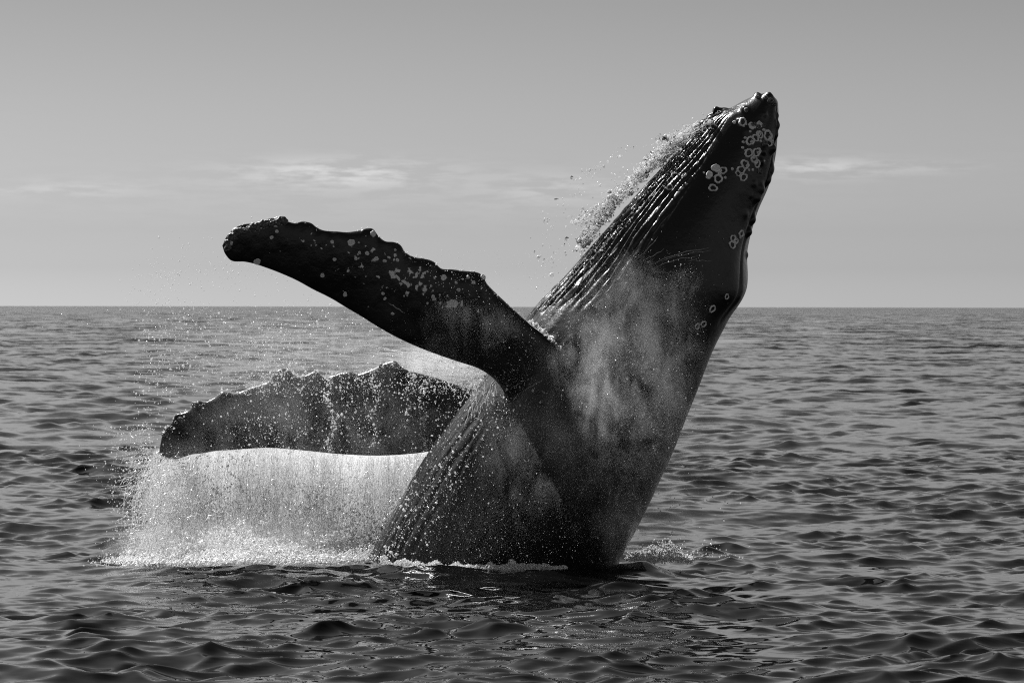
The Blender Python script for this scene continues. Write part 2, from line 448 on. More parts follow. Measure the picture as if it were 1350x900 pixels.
def flipper_mesh(top, bot, y_tip, y_root, seed):
    n, k = 330, 88
    T = arc_resample(crom(top, 600), n); B = arc_resample(crom(bot, 600), n)
    s = np.linspace(0, 1, n)
    s2 = s ** 1.15; idx = s2 * (n - 1)
    T = np.stack([np.interp(idx, np.arange(n), T[:, q]) for q in (0, 1)], 1)
    B = np.stack([np.interp(idx, np.arange(n), B[:, q]) for q in (0, 1)], 1)
    Y = np.interp(s, [0, .25, .5, .72, .82, .9, 1], [y_tip, y_tip * .95, y_tip * .84, y_tip * .69, y_tip * .60, y_root, y_root * .45])
    Y = np.convolve(np.pad(Y, 16, mode='edge'), np.ones(33) / 33, 'valid')
    Tp, Bp = P(T[:, 0], T[:, 1], Y), P(B[:, 0], B[:, 1], Y)
    ctr, ax = (Tp + Bp) / 2, (Tp - Bp) / 2
    thk = np.interp(s, [0, .02, .06, .3, .7, .86, 1], [.005, .03, .055, .085, .13, .19, .32])
    th = np.linspace(0, 2 * math.pi, k, endpoint=False)
    prof = np.sin(th) * (1 + .38 * np.cos(th))
    V = ctr[:, None] + ax[:, None] * np.cos(th)[None, :, None] + np.array([0, 1., 0]) * (thk[:, None] * prof[None])[..., None]
    # knobs swell in thickness towards the front edge
    kn = vnoise(s * 40, seed, 1.0)
    V[..., 1] += (np.clip(kn, 0, 1)[:, None] * .05 * np.clip(np.cos(th), 0, 1)[None] ** 4 * np.sign(np.sin(th))[None] * np.interp(s, [0, .05, .75, .85], [0, 1, 1, 0])[:, None])
    f = V.reshape(-1, 3); f = f + np.array([0, 1, 0]) * (.010 * noise3(f, seed + 3, 3.2, 2) + .004 * noise3(f, seed + 5, 14, 2))[:, None]
    F = tube_faces(n, k); m = len(f)
    f = np.vstack([f, f[:k].mean(0), f[-k:].mean(0)])
    j = np.arange(k); j2 = (j + 1) % k
    c0 = np.stack([np.full(k, m), j2, j], 1); c1 = np.stack([np.full(k, m + 1), (n - 1) * k + j, (n - 1) * k + j2], 1)
    me = mesh_np('flipper', f, [F, c0, c1])
    return me

def fix_normals(me):
    bm = bmesh.new(); bm.from_mesh(me); bmesh.ops.recalc_face_normals(bm, faces=bm.faces); bm.to_mesh(me); bm.free()

def build_whale():
    meshes = [body_mesh(), flipper_mesh(NEAR_TOP, NEAR_BOT, -2.15, -1.0, 21), flipper_mesh(FAR_TOP, FAR_BOT, 2.0, 1.0, 37)]
    for me in meshes: fix_normals(me)
    obs = [link('tmp', me) for me in meshes]
    whale = obs[0]; whale.name = 'humpback_whale'
    for o in obs[1:]:
        md = whale.modifiers.new('join', 'BOOLEAN'); md.operation = 'UNION'; md.object = o
        md.solver = 'MANIFOLD'
    bpy.context.view_layer.update()
    dg = bpy.context.evaluated_depsgraph_get()
    me = bpy.data.meshes.new_from_object(whale.evaluated_get(dg))
    whale.modifiers.clear(); whale.data = me
    for o in obs[1:]: bpy.data.objects.remove(o)
    me.name = 'humpback_whale'
    n = len(me.vertices); co = np.empty(n * 3, np.float32); me.vertices.foreach_get('co', co); co = co.reshape(-1, 3).astype(float)
    print('whale verts', n, 'faces', len(me.polygons))
    # soften the joints of the flippers
    E = np.empty(len(me.edges) * 2, np.int32); me.edges.foreach_get('vertices', E); E = E.reshape(-1, 2)
    nearj = P(728, 505, -1.3); farj = P(640, 545, 1.2)
    wgt = np.maximum(np.exp(-(np.linalg.norm((co - nearj) * (1, .8, 1), axis=1) / .80) ** 4), np.exp(-(np.linalg.norm(co - farj, axis=1) / .7) ** 4))
    slit = P(722, 440, -1.2)
    wgt *= 1 - .85 * np.exp(-(np.linalg.norm((co - slit) * (1, .3, 1), axis=1) / .28) ** 2)
    act = wgt > .004
    Es = E[act[E[:, 0]] | act[E[:, 1]]]
    ids, inv = np.unique(Es.ravel(), return_inverse=True); Es = inv.reshape(-1, 2)
    deg = np.maximum(np.bincount(Es.ravel(), minlength=len(ids)), 1)[:, None]
    sub = co[ids]; ww = (.8 * wgt[ids] * act[ids])[:, None]
    for it in range(170):
        acc = np.stack([np.bincount(Es[:, 0], sub[Es[:, 1], q], len(ids)) + np.bincount(Es[:, 1], sub[Es[:, 0], q], len(ids)) for q in range(3)], 1)
        sub = sub + (acc / deg - sub) * ww
    co[ids] = sub
    me.vertices.foreach_set('co', co.astype(np.float32).ravel()); me.update()
    # knobs on the head
    nor = np.empty(n * 3, np.float32); me.vertices.foreach_get('normal', nor); nor = nor.reshape(-1, 3)
    bvh = BVHTree.FromPolygons([tuple(c) for c in co], [tuple(p.vertices) for p in me.polygons])
    def hit(px, py):
        d = P(px, py, 0.0) - CAM; d /= np.linalg.norm(d)
        h = bvh.ray_cast(Vector(CAM), Vector(d))
        return (h[0], h[1]) if h[0] is not None else (None, None)
    add = np.zeros(n)
    knobs = [(999, 127, 4, .09), (1011, 129, 5, .07), (1017, 131, 4, .06), (1023, 152, 4, .05), (1022, 165, 5, .05), (1021, 178, 4, .05), (1018, 196, 5, .06), (1016, 224, 6, .07), (1011, 238, 5, .05),
             (1003, 250, 5, .05), (998, 262, 5, .045), (992, 290, 5, .05), (987, 306, 4, .06), (984, 336, 3, .035), (947, 150, 5, .10), (938, 157, 5, .08), (924, 172, 5, .07), (956, 146, 4, .05), (982, 144, 4, .05), (976, 160, 4, .03), (985, 172, 4, .03), (1004, 213, 3, .04),
             (1006, 200, 3, .03), (931, 165, 6, .10), (983, 283, 3, .02), (994, 242, 3, .02), (990, 258, 3, .02), (1008, 150, 3, .02)]
    for (px, py, r, h) in knobs:
        p = None
        for back in range(0, 14):
            p, _ = hit(px - back, py + back * .3)
            if p is not None: break
        if p is None: continue
        d = np.linalg.norm(co - np.array(p), axis=1)
        add += h * rng.uniform(.6, 1.1) * np.exp(-(d / (r * rng.uniform(.011, .018))) ** 2.4)
    co = co + nor * add[:, None]
    me.vertices.foreach_set('co', co.astype(np.float32).ravel()); me.update()
    # where the skin carries pale scars and painted haze
    def g(px, py, Y, sx, sz, rot=0):
        q = co - P(px, py, Y); c, s_ = math.cos(rot), math.sin(rot)
        u = q[:, 0] * c + q[:, 2] * s_; v = -q[:, 0] * s_ + q[:, 2] * c
        return np.exp(-(u / sx) ** 2 - (v / sz) ** 2)
    nearside = (co[:, 1] < -.6)
    scar = (g(555, 375, -1.7, .55, .24, -.45) * 1.0 + g(505, 350, -1.8, .35, .2, -.4) * .62 + g(460, 345, -1.8, .9, .3, -.4) * .40 + g(400, 320, -1.9, 1.0, .3) * .28 + g(598, 400, -1.5, .12, .12) * .8) * nearside
    pale = np.clip(g(905, 400, -1.2, .22, .35, .6) * .9 + g(860, 360, -1.2, .25, .2) * .35 + g(780, 430, -1.3, .3, .5) * .5 + g(560, 425, -1.5, .8, .35, -.4) * .35 + g(720, 560, -1.3, .6, .9, .6) * .45, 0, 1)  # grey of the lit mist in front, put into the skin colour
    pale += (co[:, 1] > .7) * g(420, 565, 1.9, 2.2, .7) * 4.0
    for nm, arr in (('scar', scar), ('pale', pale)):
        at = me.attributes.new(nm, 'FLOAT', 'POINT'); at.data.foreach_set('value', arr.astype(np.float32))
    me.polygons.foreach_set('use_smooth', np.ones(len(me.polygons), bool))
    me.materials.clear(); me.materials.append(M_SKIN)
    tag(whale, 'black humpback whale leaping out of the sea with both flippers spread', 'whale')
    bvh = BVHTree.FromPolygons([tuple(c) for c in co], [tuple(p.vertices) for p in me.polygons])
    return whale, bvh
whale, BVH = build_whale()

def hit(px, py):
    d = P(px, py, 0.0) - CAM; d /= np.linalg.norm(d)
    h = BVH.ray_cast(Vector(CAM), Vector(d))
    return (h[0], h[1]) if h[0] is not None else (None, None)

# barnacles: ring-shaped cones with a hollow middle
def ring_mesh(seed, kind):
    r = np.random.default_rng(seed); k = 18
    th = np.linspace(0, 2 * math.pi, k, endpoint=False)
    lob = 1 + .09 * np.sin(th * 2 + r.uniform(0, 6)) + .07 * np.sin(th * 3 + r.uniform(0, 6)) + .06 * np.sin(th * 6 + r.uniform(0, 6)) + r.normal(0, .025, k)
    if kind == 'ring': prof = [(1.0, -.3), (1.02, .12), (.90, .38), (.74, .36), (.60, .10), (.36, .04), (0.02, .12)]
    elif kind == 'disc': prof = [(1.0, -.3), (.98, .10), (.84, .30), (.62, .22), (.46, .10), (.30, .26), (0.02, .10)]
    else: prof = [(1.0, -.3), (.96, .15), (.80, .55), (.58, .80), (.42, .78), (.30, .55), (0.02, .5)]
    V = np.concatenate([np.stack([a * lob * np.cos(th), a * lob * np.sin(th), np.full(k, z) * (1 + .15 * np.sin(5 * th + 1) + r.normal(0, .08, k))], 1) for a, z in prof])
    F = tube_faces(len(prof), k)
    me = mesh_np('barnacle', V, F)
    me.materials.append(M_BARN if kind != 'knob' else M_DARK); me.materials.append(M_SKIN if kind == 'ring' else M_BARN)
    mi = np.zeros(len(F), np.int32)
    if kind == 'ring': mi[k * 4:] = 1
    if kind == 'knob': mi[:k] = 1
    me.polygons.foreach_set('material_index', mi); me.update()
    return me
RINGS = [ring_mesh(i, 'ring') for i in range(4)]; DISCS = [ring_mesh(i, 'disc') for i in range(3)]; KNOBS = [ring_mesh(i, 'knob') for i in range(4)]
def barnacle(px, py, rpx, meshes, name='barnacle', proud=0.0):
    p, n = hit(px, py)
    if p is None: return
    z = Vector(n).normalized()
    o = link(name, meshes[int(rng.integers(len(meshes)))], None, whale)
    r = rpx * .01
    o.matrix_world = Matrix.Translation(p + z * proud) @ z.to_track_quat('Z', 'Y').to_matrix().to_4x4() @ Matrix.Rotation(rng.uniform(0, 6.28), 4, 'Z') @ Matrix.Diagonal((r, r * rng.uniform(.85, 1.1), r, 1))
for (px, py, r) in [(979, 161, 6), (989, 186, 7), (996, 182, 5.5), (1002, 178, 5), (1012, 179, 7), (1014, 189, 4.5), (997, 201, 7), (987, 202, 6), (994, 211, 6), (998, 216, 5.5),
                    (982, 217, 6.5), (977, 224, 6), (980, 234, 6), (973, 229, 4), (953, 225, 5.5), (947, 236, 6), (940, 248, 6), (932, 162, 5), (940, 167, 4), (929, 172, 4),
                    (890, 232, 4.5), (883, 247, 4.5), (902, 231, 3.5), (966, 314, 5), (965, 323, 5.5), (970, 318, 4.5), (977, 308, 5), (939, 407, 5), (927, 427, 5), (919, 430, 4), (1000, 176, 4), (958, 391, 3.5)]:
    barnacle(px, py, r, RINGS)
for (px, py, r) in [(944, 222, 6), (935, 231, 5.5), (463, 320, 4.6), (339, 345, 4.2), (425, 363, 2.8), (455, 388, 3.2), (438, 319, 2.6), (441, 342, 2.4), (365, 305, 2.4), (358, 313, 2.6), (991, 166, 5), (1001, 165, 5),
                    (598, 400, 6), (585, 366, 4), (492, 308, 4), (637, 365, 4), (400, 318, 1.6), (459, 357, 2), (474, 333, 2.2), (484, 334, 2.8), (496, 341, 3)]:
    barnacle(px, py, r, DISCS)
PALE = [m.copy() for m in KNOBS]
for m in PALE: m.materials[0] = M_BARN
for (px, py, m, sp_) in [(990, 186, 5, 7), (994, 207, 6, 8), (980, 226, 5, 7), (945, 232, 5, 9), (1000, 167, 8, 7), (978, 162, 4, 4), (967, 318, 4, 6), (1012, 185, 4, 4), (935, 166, 6, 6), (545, 370, 8, 26), (500, 340, 6, 20), (590, 385, 5, 14), (610, 362, 5, 14)]:
    for q in range(m): barnacle(px + rng.normal(0, sp_), py + rng.normal(0, sp_ * .7), rng.uniform(1.2, 2.7), PALE)
# crusts of cone barnacles along the tip of the near flipper and at the chin
for (x, y, r) in [(302, 320, 4.5), (306, 313, 4), (312, 308, 4), (319, 304, 4.5), (327, 301, 3.5), (337, 300, 5.5), (344, 298, 4), (356, 295, 4), (363, 295, 5), (370, 293, 4)]:
    barnacle(x, y, r, DISCS)
crust = [(298, 322), (300, 316), (303, 311), (307, 307), (311, 303), (316, 300), (321, 299), (327, 298), (333, 297), (339, 296), (345, 294), (352, 292), (358, 290), (364, 289), (369, 288), (373, 289), (347, 293), (335, 296), (305, 309), (361, 289)]
for (x, y) in crust:
    for q in range(2):
        barnacle(x + rng.normal(0, 1.6) + 1, y + abs(rng.normal(0, 2)) + 1.5, rng.uniform(3.0, 6.2), KNOBS)
for (x, y) in [(936, 155), (931, 160), (927, 165), (945, 149), (949, 148), (923, 171), (984, 143), (1000, 165), (993, 162), (1006, 164), (999, 125), (1010, 127), (1016, 131), (1020, 135), (1002, 224), (1008, 187)]:
    barnacle(x, y + 2, rng.uniform(2.6, 4.5), KNOBS)
# crust on the knobs of the far flipper
for (x0, y0, m) in [(233, 549, 4), (224, 562, 4), (262, 531, 5), (298, 519, 5), (368, 490, 7), (378, 490, 4), (415, 493, 3), (508, 481, 6), (520, 480, 5), (217, 570, 4), (476, 494, 3)]:
    for q in range(m):
        barnacle(x0 + rng.normal(0, 4), y0 + abs(rng.normal(0, 3)) + 1, rng.uniform(2.0, 4.0), KNOBS)

# long pale scratches raked across the skin
def scratch(a, b, w, bend):
    pts = []
    for f in np.linspace(0, 1, 14):
        x = a[0] + (b[0] - a[0]) * f; y = a[1] + (b[1] - a[1]) * f + bend * math.sin(math.pi * f) + .6 * math.sin(f * 17)
        p, n = hit(x, y)
        if p is None: return
        pts.append((np.array(p), np.array(n)))
    V = []; F = []
    for i, (p, n) in enumerate(pts):
        t = pts[min(i + 1, 13)][0] - pts[max(i - 1, 0)][0]; t /= np.linalg.norm(t) + 1e-9
        s = np.cross(n, t); ww = w * .01 * math.sin(math.pi * (i + .35) / 13.7) ** .6 * .5
        V += [p + n * .0015 - s * ww, p + n * .005, p + n * .0015 + s * ww]
    F = np.array([(3 * i + k, 3 * i + k + 1, 3 * i + k + 4, 3 * i + k + 3) for i in range(13) for k in (0, 1)])
    link('skin_scratch', mesh_np('skin_scratch', np.array(V), F), M_SCAR, whale)
for a, b, w_, bend in [((835, 345), (868, 312), .8, 2), ((848, 343), (876, 328), .9, 1), ((855, 350), (935, 327), .9, -4), ((858, 356), (920, 338), .8, -4), ((868, 345), (938, 330), .6, -2), ((905, 343), (938, 344), .6, 0),
                        ((860, 358), (900, 360), .6, 0), ((893, 358), (922, 364), .6, 0), ((822, 398), (832, 375), .6, 1), ((812, 372), (832, 340), .7, 2), ((818, 365), (836, 330), .7, -2), ((780, 398), (806, 372), .6, 1), ((765, 390), (790, 352), .6, 3),
                        ((752, 392), (770, 365), .5, 1), ((838, 410), (846, 408), .9, 0), ((690, 515), (716, 500), .8, 0), ((672, 512), (690, 503), .6, 0), ((512, 399), (534, 413), 1.2, 0), ((826, 400), (818, 430), .5, 2), ((835, 420), (822, 400), .5, 0), ((795, 378), (815, 350), .5, 2),
                        ((770, 380), (785, 340), .5, 2), ((842, 470), (850, 430), .4, 3), ((800, 620), (806, 580), .5, 2), ((830, 600), (838, 560), .4, 2), ((856, 580), (842, 565), .8, -3), ((845, 570), (835, 562), .6, 0)]:
    scratch(a, b, w_, bend)

# ------------------------------------------------------------------ white water
OCT_V = np.array([(1, 0, 0), (-1, 0, 0), (0, 1, 0), (0, -1, 0), (0, 0, 1), (0, 0, -1)], float)
OCT_F = np.array([(0, 2, 4), (2, 1, 4), (1, 3, 4), (3, 0, 4), (2, 0, 5), (1, 2, 5), (3, 1, 5), (0, 3, 5)])
def ico():
    bm = bmesh.new(); bmesh.ops.create_icosphere(bm, subdivisions=1, radius=1.0)
    v = np.array([x.co[:] for x in bm.verts]); f = np.array([[q.index for q in x.verts] for x in bm.faces]); bm.free(); return v, f
ICO_V, ICO_F = ico()
def drops(pos, rad, fine=False, squash=None):
    bv, bf = (ICO_V, ICO_F) if fine else (OCT_V, OCT_F)
    n = len(pos)
    sc = rad[:, None, None] * (rng.uniform(.7, 1.35, (n, 1, 3)) if squash is None else squash)
    V = pos[:, None] + bv[None] * sc
    F = (bf[None] + (np.arange(n) * len(bv))[:, None, None])
    return V.reshape(-1, 3), F.reshape(-1, 3)
def strands(lines, rad):
    Vs, Fs, off = [], [], 0
    for L, r in zip(lines, rad):
        n = len(L); t = np.gradient(L, axis=0); t /= np.linalg.norm(t, axis=1)[:, None] + 1e-9
        u = np.cross(t, (0, 1, 0.02)); u /= np.linalg.norm(u, axis=1)[:, None] + 1e-9; v = np.cross(t, u)
        rr = (r * (.55 + .6 * np.abs(vnoise(np.arange(n) * 1.0, int(rng.integers(9999)), 1.3))))[:, None]
        rr[0] *= .2; rr[-1] *= .2
        ring = [L + rr * (u * math.cos(a) + v * math.sin(a)) for a in (0, 2.094, 4.189)]
        Vs.append(np.stack(ring, 1).reshape(-1, 3)); Fs.append(tube_faces(n, 3) + off); off += n * 3
    return np.vstack(Vs), np.vstack(Fs)
def combine(parts):
    Vs, Fs, off = [], [], 0
    for V, F in parts:
        Vs.append(V); Fs.append(F + off); off += len(V)
    tri = [f for f in Fs if f.shape[1] == 3]; quad = [f for f in Fs if f.shape[1] == 4]
    out = []
    if tri: out.append(np.vstack(tri))
    if quad: out.append(np.vstack(quad))
    return np.vstack(Vs), out
def lognorm(n, med, sig, lo, hi): return np.clip(med * np.exp(rng.normal(0, sig, n)), lo, hi)

far_bot = crom(FAR_BOT, 800)
def far_edge(px): return np.interp(px, far_bot[:, 0], far_bot[:, 1])
far_top = crom(FAR_TOP, 800)

# --- curtain of water pouring off the far flipper
def curtain():
    parts = []
    n = 46000
    f = rng.random(n) ** .8
    px = rng.uniform(182, 640, n)
    f = np.where(px < 250, np.clip(f + .12 * vnoise(px / 6, 77, 1), 0, 1), f)
    # clump in x
    px += 7 * np.sin(px / 9.0 + f * 3) * rng.random(n)
    top = np.where(px < 212, 598 + (212 - px) * 1.5, far_edge(np.clip(px, 212, 640)))
    bot = 744
    py = top + (bot - top) * f
    px = px + (-14 * np.sin(math.pi * np.clip(f, 0, 1)) + rng.normal(0, 4, n)) * (px < 330) * np.clip((330 - px) / 120, 0, 1)
    Y = (2.1 - 2.3 * f) + rng.random(n) * (1.3 + 2.2 * f)
    pos = P(px, py, Y)
    nn = noise3(pos * (1, 1, .45), 51, 5.5, 3)
    dens = np.clip((px - 185) / 60, .12, 1)
    keep = (nn + rng.normal(0, .16, n) > -.02) & (rng.random(n) < dens)
    pos = pos[keep]
    parts.append(drops(pos, lognorm(len(pos), .0058, .6, .002, .024)))
    lines, rad = [], []
    ropes = rng.uniform(205, 632, 74)
    for i in range(3800):
        x0 = (rng.choice(ropes) + rng.normal(0, 2.4) if i % 3 else rng.uniform(205, 632)) if i > 140 else rng.uniform(204, 240)
        x0 = min(max(x0, 204), 634)
        y0 = far_edge(x0) + (0 if rng.random() < .4 else rng.uniform(0, 110))
        f0 = (y0 - 595) / 150; Y0 = (2.0 - 2.0 * f0) + rng.random() * (1.0 + 1.6 * f0)
        L = rng.uniform(12, 85); vx = rng.normal(-2 - 12 * np.clip((300 - x0) / 100, 0, 1), 5)
        q = np.linspace(0, 1, 8)
        xs = x0 + vx * q * L / 40 + 1.6 * vnoise(q * 9, i, 1.5); ys = np.minimum(y0 + L * q, 746)
        if ys[0] > 735: continue
        lines.append(P(xs, ys, Y0 + .1 * vnoise(q * 4, i + 7, 1))); rad.append(rng.uniform(.002, .0062))
    parts.append(strands(lines, rad))
    # a torn net of threads through the whole curtain
    lines, rad = [], []
    for i in range(1100):
        x0 = rng.uniform(190, 630); y0 = far_edge(max(x0, 212)) + rng.uniform(4, 140); q = np.linspace(0, 1, 14); an = rng.uniform(0, 6.28); L = rng.uniform(6, 26)
        f0 = (y0 - 595) / 150; Y0 = (1.9 - 2.0 * f0) + rng.random() * .8
        ys = y0 + L * math.sin(an) * q + 5 * vnoise(q * 5, i + 300, 1.1) + 8 * q * q
        if ys.max() > 744: continue
        lines.append(P(x0 + L * math.cos(an) * q + 5 * vnoise(q * 5, i, 1.1), ys, Y0)); rad.append(rng.uniform(.002, .0065))
    parts.append(strands(lines, rad))
    # arcs flung outwards from the tip
    lines, rad, dp = [], [], []
    for i in range(110):
        x0 = rng.uniform(210, 330); y0 = far_edge(x0) + rng.uniform(0, 12); q = np.linspace(0, 1, 18); L = rng.uniform(40, 145); wd = rng.uniform(6, 55) * np.clip((340 - x0) / 110, .1, 1); Y0 = rng.uniform(1.2, 2.4)
        xs = x0 - wd * np.sin(q * 1.9) + 1.2 * vnoise(q * 8, i, 1); ys = np.minimum(y0 + L * q ** 1.35 - 6 * np.sin(q * 3.1), 744)
        a_ = int(rng.integers(0, 8)); lines.append(P(xs[a_:], ys[a_:], Y0)); rad.append(rng.uniform(.002, .0055))
        m = int(rng.integers(8, 26)); t_ = rng.random(m) * 17
        dp.append(P(np.interp(t_, np.arange(18), xs) + rng.normal(0, 1.6, m), np.interp(t_, np.arange(18), ys) + rng.normal(0, 1.6, m), Y0))
    parts.append(strands(lines, rad)); dp = np.vstack(dp); parts.append(drops(dp, lognorm(len(dp), .005, .6, .002, .016)))
    # threads looping in the loose left part
    lines, rad = [], []
    for i in range(160):
        x0, y0 = rng.uniform(165, 260), rng.uniform(600, 735); q = np.linspace(0, 1, 16)
        lines.append(P(x0 + 14 * vnoise(q * 5, i, 1.1) - 8 * q, y0 + 16 * q * rng.uniform(-.3, 1.4) + 6 * vnoise(q * 5, i + 99, 1.2), rng.uniform(1, 2)))
        rad.append(rng.uniform(.002, .005))
    parts.append(strands(lines, rad))
    V, F = combine(parts)
    o = link('falling_spray', mesh_np('falling_spray', V, F), M_WHITE)
    tag(o, 'white curtain of water pouring off the lower flipper', 'spray', kind='stuff')
curtain()

# --- loose drops: over the far flipper, in the air left of it, on the belly, along the near flipper
def loose():
    ps, rs = [], []
    def put(px, py, Y, r): ps.append(P(px, py, Y)); rs.append(r)
    n = 7500      # in front of the far flipper
    px = rng.uniform(255, 640, n); py = np.interp(px, far_top[:, 0], far_top[:, 1]) - 2 + rng.random(n) * 112
    Y = rng.uniform(.5, 1.5, n); q = P(px, py, Y)
    k = (noise3(q, 61, 4.2, 3) + rng.normal(0, .3, n) > .12) & (py < np.interp(px, far_bot[:, 0], far_bot[:, 1]) + 2) & (rng.random(n) < np.clip((px - 240) / 120, .1, 1))
    put(px[k], py[k], Y[k], lognorm(k.sum(), .0046, .6, .002, .015))
    for cx, m in ((435, 240), (558, 180), (540, 120), (493, 130)):   # running trickles
        t = rng.random(m); put(cx + 7 * vnoise(t * 6, cx, 1) + rng.normal(0, 3.2, m), 488 + t * 108, rng.uniform(.9, 1.2, m), lognorm(m, .0085, .4, .004, .022))
    n = 17000      # air above the far flipper and left of it
    px = 175 + 470 * rng.beta(1.5, 1.2, n); py = 520 - 125 * rng.beta(1.0, 1.6, n)
    Y = rng.uniform(.2, 2.6, n); q = P(px, py, Y)
    k = noise3(q, 71, 2.4, 3) + rng.normal(0, .4, n) > .05
    put(px[k], py[k], Y[k], lognorm(k.sum(), .0045, .55, .002, .018))
    n = 1700       # thin arc thrown off the tips
    t = rng.random(n); px = 200 + 330 * t + rng.normal(0, 22, n); py = 345 + 50 * t - 45 * np.sin(t * 2.2) + rng.normal(0, 22, n) + 30 * rng.random(n)
    k = rng.random(n) < np.where(py < 340, .35, .7); put(px[k], py[k], rng.uniform(-2.0, 1.5, k.sum()), lognorm(k.sum(), .0052, .45, .003, .015))
    n = 700
    px = rng.normal(205, 22, n); py = rng.uniform(360, 640, n); put(px, py, rng.uniform(.5, 2, n), lognorm(n, .0055, .4, .003, .014))
    n = 2600      # left edge of the curtain drifting away
    px = 200 - np.abs(rng.normal(0, 28, n)); py = rng.uniform(560, 742, n); put(px, py, rng.uniform(.8, 2.2, n), lognorm(n, .0038, .6, .002, .016))
    # drops falling past the belly
    n = 2200; m = 0
    for i in range(n):
        f = rng.random(); x = 500 + 150 * f + rng.normal(0, 26) + 16; y = 728 - 225 * f + rng.normal(0, 20)
        h, nr = hit(x, y)
        if h is None: continue
        ps.append(np.array([h[:]]) + np.array([nr[:]]) * rng.uniform(.01, .25)); rs.append(lognorm(1, .0038, .7, .0015, .02))
    for i in range(420):
        x, y = rng.uniform(560, 960), rng.uniform(250, 735); h, nr = hit(x, y)
        if h is None: continue
        ps.append(np.array([h[:]]) + np.array([nr[:]]) * .01); rs.append(lognorm(1, .0045, .4, .002, .012))
    n = 9000      # fine spray hanging beside the flank
    px = rng.uniform(560, 930, n); py = rng.uniform(330, 742, n); Y = rng.uniform(-2.6, -1.6, n); q = P(px, py, Y)
    k = noise3(q, 91, 2.2, 3) + rng.normal(0, .3, n) > .1
    put(px[k], py[k], Y[k], lognorm(k.sum(), .0026, .45, .0015, .009))
    n = 90        # right of the body
    px = 830 + 150 * rng.random(n) ** 2; py = rng.uniform(650, 742, n); put(px, py, rng.uniform(-.8, .8, n), lognorm(n, .007, .4, .003, .015))
    # wet glints along the throat edge
    for i in range(420):
        f = rng.random(); x = 700 + 230 * f + rng.uniform(0, 22); y = 410 - 245 * f + rng.normal(0, 3)
        h, nr = hit(x, y)
        if h is None: continue
        ps.append(np.array([h[:]]) + np.array([nr[:]]) * .006); rs.append(lognorm(1, .0055, .5, .002, .018))
    # sheltered slit above the near flipper root
    for i in range(120):
        f = rng.random(); x = 702 + 38 * f + rng.normal(0, 1.6); y = 424 + 38 * f ** 1.1 + rng.normal(0, 1.4); h, nr = hit(x, y)
        if h is None: continue
        ps.append(np.array([h[:]]) + np.array([nr[:]]) * .01); rs.append(lognorm(1, .009, .4, .004, .02))
    # beads on the upper edge of both flippers
    for edge, y_, m in ((NEAR_TOP, -1.8, 110), (FAR_TOP, 1.6, 160)):
        E = arc_resample(crom(edge, 500), 400)
        i = rng.integers(10, 360, m); put(E[i, 0], E[i, 1] - .5 + rng.normal(0, .8, m), y_ + rng.uniform(-.1, .1, m), lognorm(m, .007, .5, .003, .018))
    V, F = drops(np.vstack(ps), np.concatenate(rs))
    lines, rad = [], []
    for i in range(46):                      # bright threads between the flippers and over the belly
        q = np.linspace(0, 1, 14)
        if i < 26: x0, y0, dx, dy, Y0 = rng.uniform(480, 560), rng.uniform(455, 480), rng.uniform(20, 70), rng.uniform(5, 20), rng.uniform(.6, 1.6)
        else: x0, y0, dx, dy, Y0 = rng.uniform(625, 660), rng.uniform(500, 530), rng.uniform(-22, 6), rng.uniform(15, 45), -.95
        lines.append(P(x0 + dx * q + 2 * vnoise(q * 6, i, 1), y0 + dy * q ** 1.4 + 1.5 * vnoise(q * 6, i + 50, 1), Y0)); rad.append(rng.uniform(.002, .006))
    V, F = combine([(V, F), strands(lines, rad)])
    o = link('water_drops', mesh_np('water_drops', V, F), M_WHITE)
    tag(o, 'scattered white water drops flying round the two flippers', 'water drops', kind='stuff')
loose()

